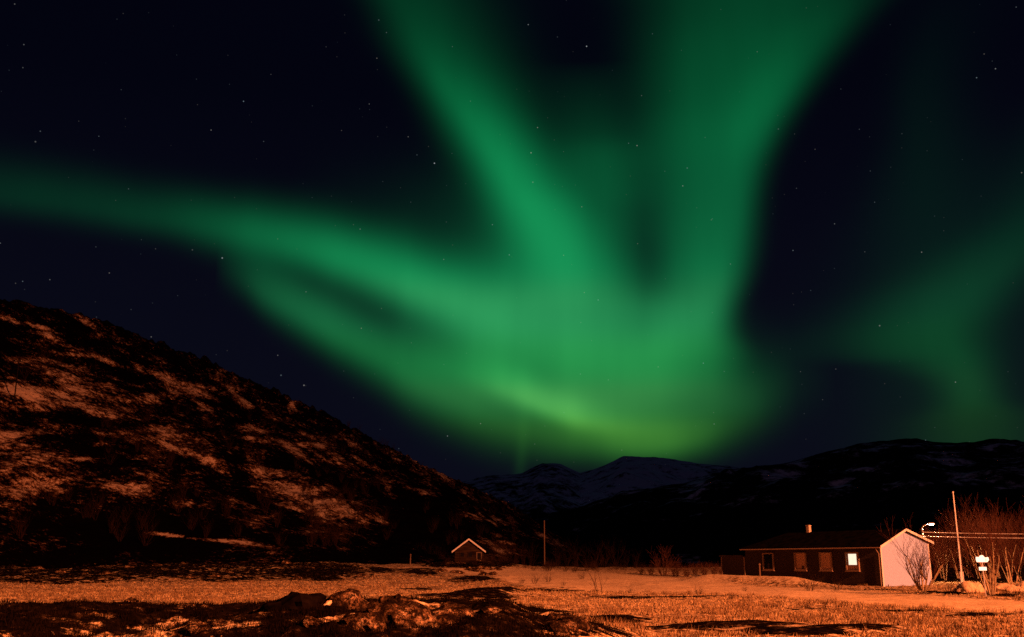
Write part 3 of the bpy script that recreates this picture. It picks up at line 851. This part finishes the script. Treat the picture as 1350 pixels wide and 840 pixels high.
for px, D, s in ((890,122,1.15),(905,120,.8),(916,124,.85),(928,121,.95),(941,123,.9),(952,119,.9),(858,128,.8),(845,130,.6)):
    shrub(S3, px, D, s, 'low bare bush in the lit row left of the house annexe', 'bushes in a row left of the house')
shrub(S2, 1066, 76, .80, 'wide dark bush growing before the curtained window')
shrub(S2, 1101, 76, .55, 'small dark bush growing before the lit end of the house wall')
shrub(S2, 1247, 68, .42, 'dark low scrub at the foot of the left snow heap', 'dark scrub under the snow heaps')
for px, D in ((1262,66),(1280,65),(1322,65),(1336,66),(1345,64)):
    shrub(S2, px, D, .40, 'dark low scrub at the foot of the snow heaps', 'dark scrub under the snow heaps')
for px, D, s in ((705,95,.55),(722,100,.55),(688,92,.4),(742,88,.35),(767,110,.55),(655,98,.35),(920,66,.42),(636,120,.4),(830,70,.3),(980,74,.3)):
    shrub(S2, px, D, s, 'thin bare sapling standing alone in the open field', 'saplings in the field')
sap = make_tree('sapling', 'bare forked sapling standing in the open field before the dark valley', 'tree', None, 31, 3, 2.6, .4, .025, (4,), 2, M_TWIGD, M_TWIGD)
place(sap, 790, 70)
# scrub at the valley foot and on the hillside
G1, G2 = shrub_kind(41, 5, 4.6, .35, M_SCRUB, .05, 5), shrub_kind(42, 7, 4.0, .5, M_SCRUB, .045, 4)
for i in range(12):
    px = rng.uniform(588, 652); D = rng.uniform(144, 153)
    shrub(S2, px, D, rng.uniform(.4, .7), 'dark low scrub on the mound before the log cabin', 'scrub before the cabin')
for i in range(34):
    px = rng.uniform(628, 850); D = rng.uniform(140, 172)
    shrub(S2, px, D, rng.uniform(.35, .8), 'dim low scrub along the far edge of the lit field', 'scrub along the far field edge')
k = 0
for px, D, s in [(648,178,1.1),(658,184,1.2),(668,176,1.0),(679,188,1.15),(690,180,.9),(700,192,1.1),(735,185,.9),(748,192,1.0),(760,186,1.1),(772,194,.9),(784,188,1.0),(797,182,1.1),(812,190,1.15),(826,184,.8),(838,180,.7),(570,182,.9),(583,178,.8),(555,186,1.0)]:
    shrub((G1, G2)[k % 2], px, D, s, 'dim bare tree along the dark valley foot behind the field', 'bare trees along the valley foot'); k += 1
zones = [((395,640,520,722),52),((130,545,340,620),40),((0,470,130,500),10),((560,650,690,720),22),((20,650,380,722),40),((330,500,560,640),26)]
for (x0, y0, x1, y1), n in zones:
    for _ in range(n):
        px, py = rng.uniform(x0, x1), rng.uniform(y0, y1)
        q = hill_point(px, py)
        if q.z < 3: continue
        shrub((G1, G2)[k % 2], 0, 0, rng.uniform(.5, .95), 'dark leafless birch scrub growing on the hillside', 'birch scrub on the hillside', q - Vector((0,0,.2))); k += 1

# ------------------------------------------------------------------ rocks and heaps of snow
from mathutils import noise as mnoise
def rock_mesh(seed, sx, sy, sz, sub=4, rough=.35):
    bm = bmesh.new(); bmesh.ops.create_icosphere(bm, subdivisions=sub, radius=1)
    off = Vector((seed * 7.1, seed * 3.3, seed * 1.7))
    for v in bm.verts:
        n = mnoise.fractal(v.co * 1.1 + off, .9, 2.0, 5) * rough + (mnoise.cell(v.co * 2.0 + off) - .5) * .10
        v.co *= 1 + n
        v.co.x *= sx; v.co.y *= sy; v.co.z *= sz
    me = bpy.data.meshes.new('rock'); bm.to_mesh(me); bm.free()
    return me
def rock(px, D, sx, sy, sz, seed, label, zoff=0.0, mt=None, rough=.35, name='rock', cat='rock', sub=4, group=None):
    smooth_ = name == 'snow_heap'
    x = (px - CX) / 1351 * D
    o = link(name, rock_mesh(seed, sx, sy, sz, sub, rough), mt or M_ROCK)
    if smooth_: o.data.polygons.foreach_set('use_smooth', [True] * len(o.data.polygons))
    o.location = (x, D, ground_z(x, D) + zoff)
    return tag(o, label, cat, group)
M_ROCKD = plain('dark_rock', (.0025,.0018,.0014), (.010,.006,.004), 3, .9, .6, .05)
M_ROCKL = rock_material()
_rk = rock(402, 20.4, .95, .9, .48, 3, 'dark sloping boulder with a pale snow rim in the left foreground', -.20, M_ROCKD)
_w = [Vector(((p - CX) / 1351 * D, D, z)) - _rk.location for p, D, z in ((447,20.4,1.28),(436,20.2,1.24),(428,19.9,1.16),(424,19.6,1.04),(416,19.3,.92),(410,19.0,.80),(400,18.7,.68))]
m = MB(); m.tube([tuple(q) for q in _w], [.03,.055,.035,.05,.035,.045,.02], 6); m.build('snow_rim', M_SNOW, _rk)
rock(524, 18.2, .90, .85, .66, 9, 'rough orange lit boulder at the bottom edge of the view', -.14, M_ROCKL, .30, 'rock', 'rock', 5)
rock(645, 21.0, .55, .5, .20, 6, 'flat dark stone on the bank right of the lit boulder', -.03)
RM = [rock_mesh(s, .5, .42, .26, 3) for s in (51, 52, 53, 54)]
for me in RM: me.materials.append(M_ROCK)
def small_rock(i, x, y, z, s, label, group):
    o = bpy.data.objects.new('rock', RM[i % 4]); COL.objects.link(o)
    o.location = (x, y, z); o.rotation_euler = (0, 0, rng.uniform(0, 6.28)); o.scale = (s, s, s * rng.uniform(.7, 1.2))
    tag(o, label, 'rock', group)
for i in range(44):
    px = rng.uniform(40, 800); D = rng.uniform(17, 24); x = (px - CX) / 1351 * D
    small_rock(i, x, D, ground_z(x, D) - .02, rng.uniform(.15, .5), 'small rough stone scattered on the foreground bank', 'stones on the foreground bank')
for i in range(16):
    px = rng.uniform(450, 770); D = rng.uniform(17, 21.5); x = (px - CX) / 1351 * D
    small_rock(i, x, D, ground_z(x, D) - .03, rng.uniform(.5, 1.05), 'broken rock beside the lit boulder in the foreground', 'broken rocks around the lit boulder')
for i in range(30):
    px = rng.uniform(5, 480); D = rng.uniform(108, 145); x = (px - CX) / 1351 * D
    small_rock(i, x, D, ground_z(x, D) - .05, rng.uniform(.6, 1.7), 'rock in the dark heather between field and hillside', 'rocks in the heather below the hill')
for i in range(14):
    px = rng.uniform(592, 646); D = rng.uniform(149, 155); x = (px - CX) / 1351 * D
    small_rock(i, x, D, ground_z(x, D) - .05, rng.uniform(.9, 1.7), 'rock heaped right before the log cabin wall', 'rocks before the cabin wall')
for i in range(20):
    px = rng.uniform(575, 690); D = rng.uniform(118, 146); x = (px - CX) / 1351 * D
    small_rock(i, x, D, ground_z(x, D) - .05, rng.uniform(.7, 1.8), 'rock on the knoll below the log cabin', 'rocks on the cabin knoll')
rock(1276, 71, 1.3, 1.0, .85, 61, 'rounded heap of snow beside the flagpole foot', -.25, M_SNOW, .30, 'snow_heap', 'snow heap')
rock(1327, 72, 1.1, .9, .62, 62, 'low heap of snow right of the sign boards', -.15, M_SNOW, .30, 'snow_heap', 'snow heap')
rock(1348, 80, .8, .7, .75, 63, 'pale heap of snow at the right edge behind the birches', -.10, M_SNOW, .12, 'snow_heap', 'snow heap')

# ------------------------------------------------------------------ grass
def blades(name, n, r0, r1, az0, az1, hmin, hmax, wid, material, keep, label, cat, seed, per=4, spread=.05):
    rg = np.random.default_rng(seed)
    r = r0 * (r1 / r0) ** rg.random(n)
    a = np.radians(rg.uniform(az0, az1, n))
    x, y = r * np.sin(a), r * np.cos(a)
    z, dk_, sm = ground_fields(x, y)
    ok = keep(x, y, r, dk_, sm, rg)
    x, y, z, r = x[ok], y[ok], z[ok], r[ok]
    n = len(x)
    x, y, z, r = [np.repeat(q, per) for q in (x, y, z, r)]
    k = len(x)
    x = x + rg.normal(0, spread, k); y = y + rg.normal(0, spread, k)
    th = rg.uniform(0, 2 * np.pi, k); hh = rg.uniform(hmin, hmax, k); ww = wid * (.6 + r / 70)
    le = rg.uniform(.1, .8, k) * hh; la = rg.uniform(0, 2 * np.pi, k)
    co = np.empty((k, 3, 3))
    co[:, 0] = np.stack([x - np.cos(th) * ww, y - np.sin(th) * ww, z - .02], -1)
    co[:, 1] = np.stack([x + np.cos(th) * ww, y + np.sin(th) * ww, z - .02], -1)
    co[:, 2] = np.stack([x + np.cos(la) * le, y + np.sin(la) * le, z + hh], -1)
    me = bpy.data.meshes.new(name)
    me.vertices.add(k * 3); me.vertices.foreach_set('co', co.ravel())
    me.loops.add(k * 3); me.loops.foreach_set('vertex_index', np.arange(k * 3, dtype=np.int32))
    me.polygons.add(k); me.polygons.foreach_set('loop_start', (np.arange(k) * 3).astype(np.int32))
    me.update(calc_edges=True)
    return tag(link(name, me, material), label, cat, kind='stuff')
M_STRAW = plain('straw', (.14,.09,.04), (.66,.50,.25), 2.5, .85, 0)
M_HEATH = plain('heather', (.002,.0012,.0008), (.012,.007,.004), 2.0, .9, 0)
field_ = lambda x, y, r, d, s, rg: (d < .35) & (s < .75 - .7 * rg.random(len(x))) & (vnoise(x * .8, y * .8, 8) > -.45 + .5 * (rg.random(len(x)) - .5)) & ~((to_house(x, y)[0] > -.5) & (to_house(x, y)[1] > -.6))
blades('grass', 52000, 27, 120, -29, 29, .03, .12, .022, M_STRAW, field_, 'frosted straw coloured grass tufts across the field', 'grass', 71)
heath_ = lambda x, y, r, d, s, rg: (d > .42)
M_TUFT = plain('dry_tussock', (.07,.042,.02), (.36,.24,.11), 1.5, .9, 0)
tuft_ = lambda x, y, r, d, s, rg: field_(x, y, r, d, s, rg) & (vnoise(x * .16, y * .16, 18) + .6 * vnoise(x * .7, y * .7, 19) > .05)
blades('grass', 6500, 27, 130, -29, 29, .10, .30, .014, M_TUFT, tuft_, 'darker dry grass tussocks standing in the frosted field', 'grass', 73, 16, .11)
blades('heather', 9000, 15, 26, -30, 10, .03, .11, .009, M_HEATH, heath_, 'dark heather tufts on the foreground bank', 'heather', 72, 6)
#__REST3__
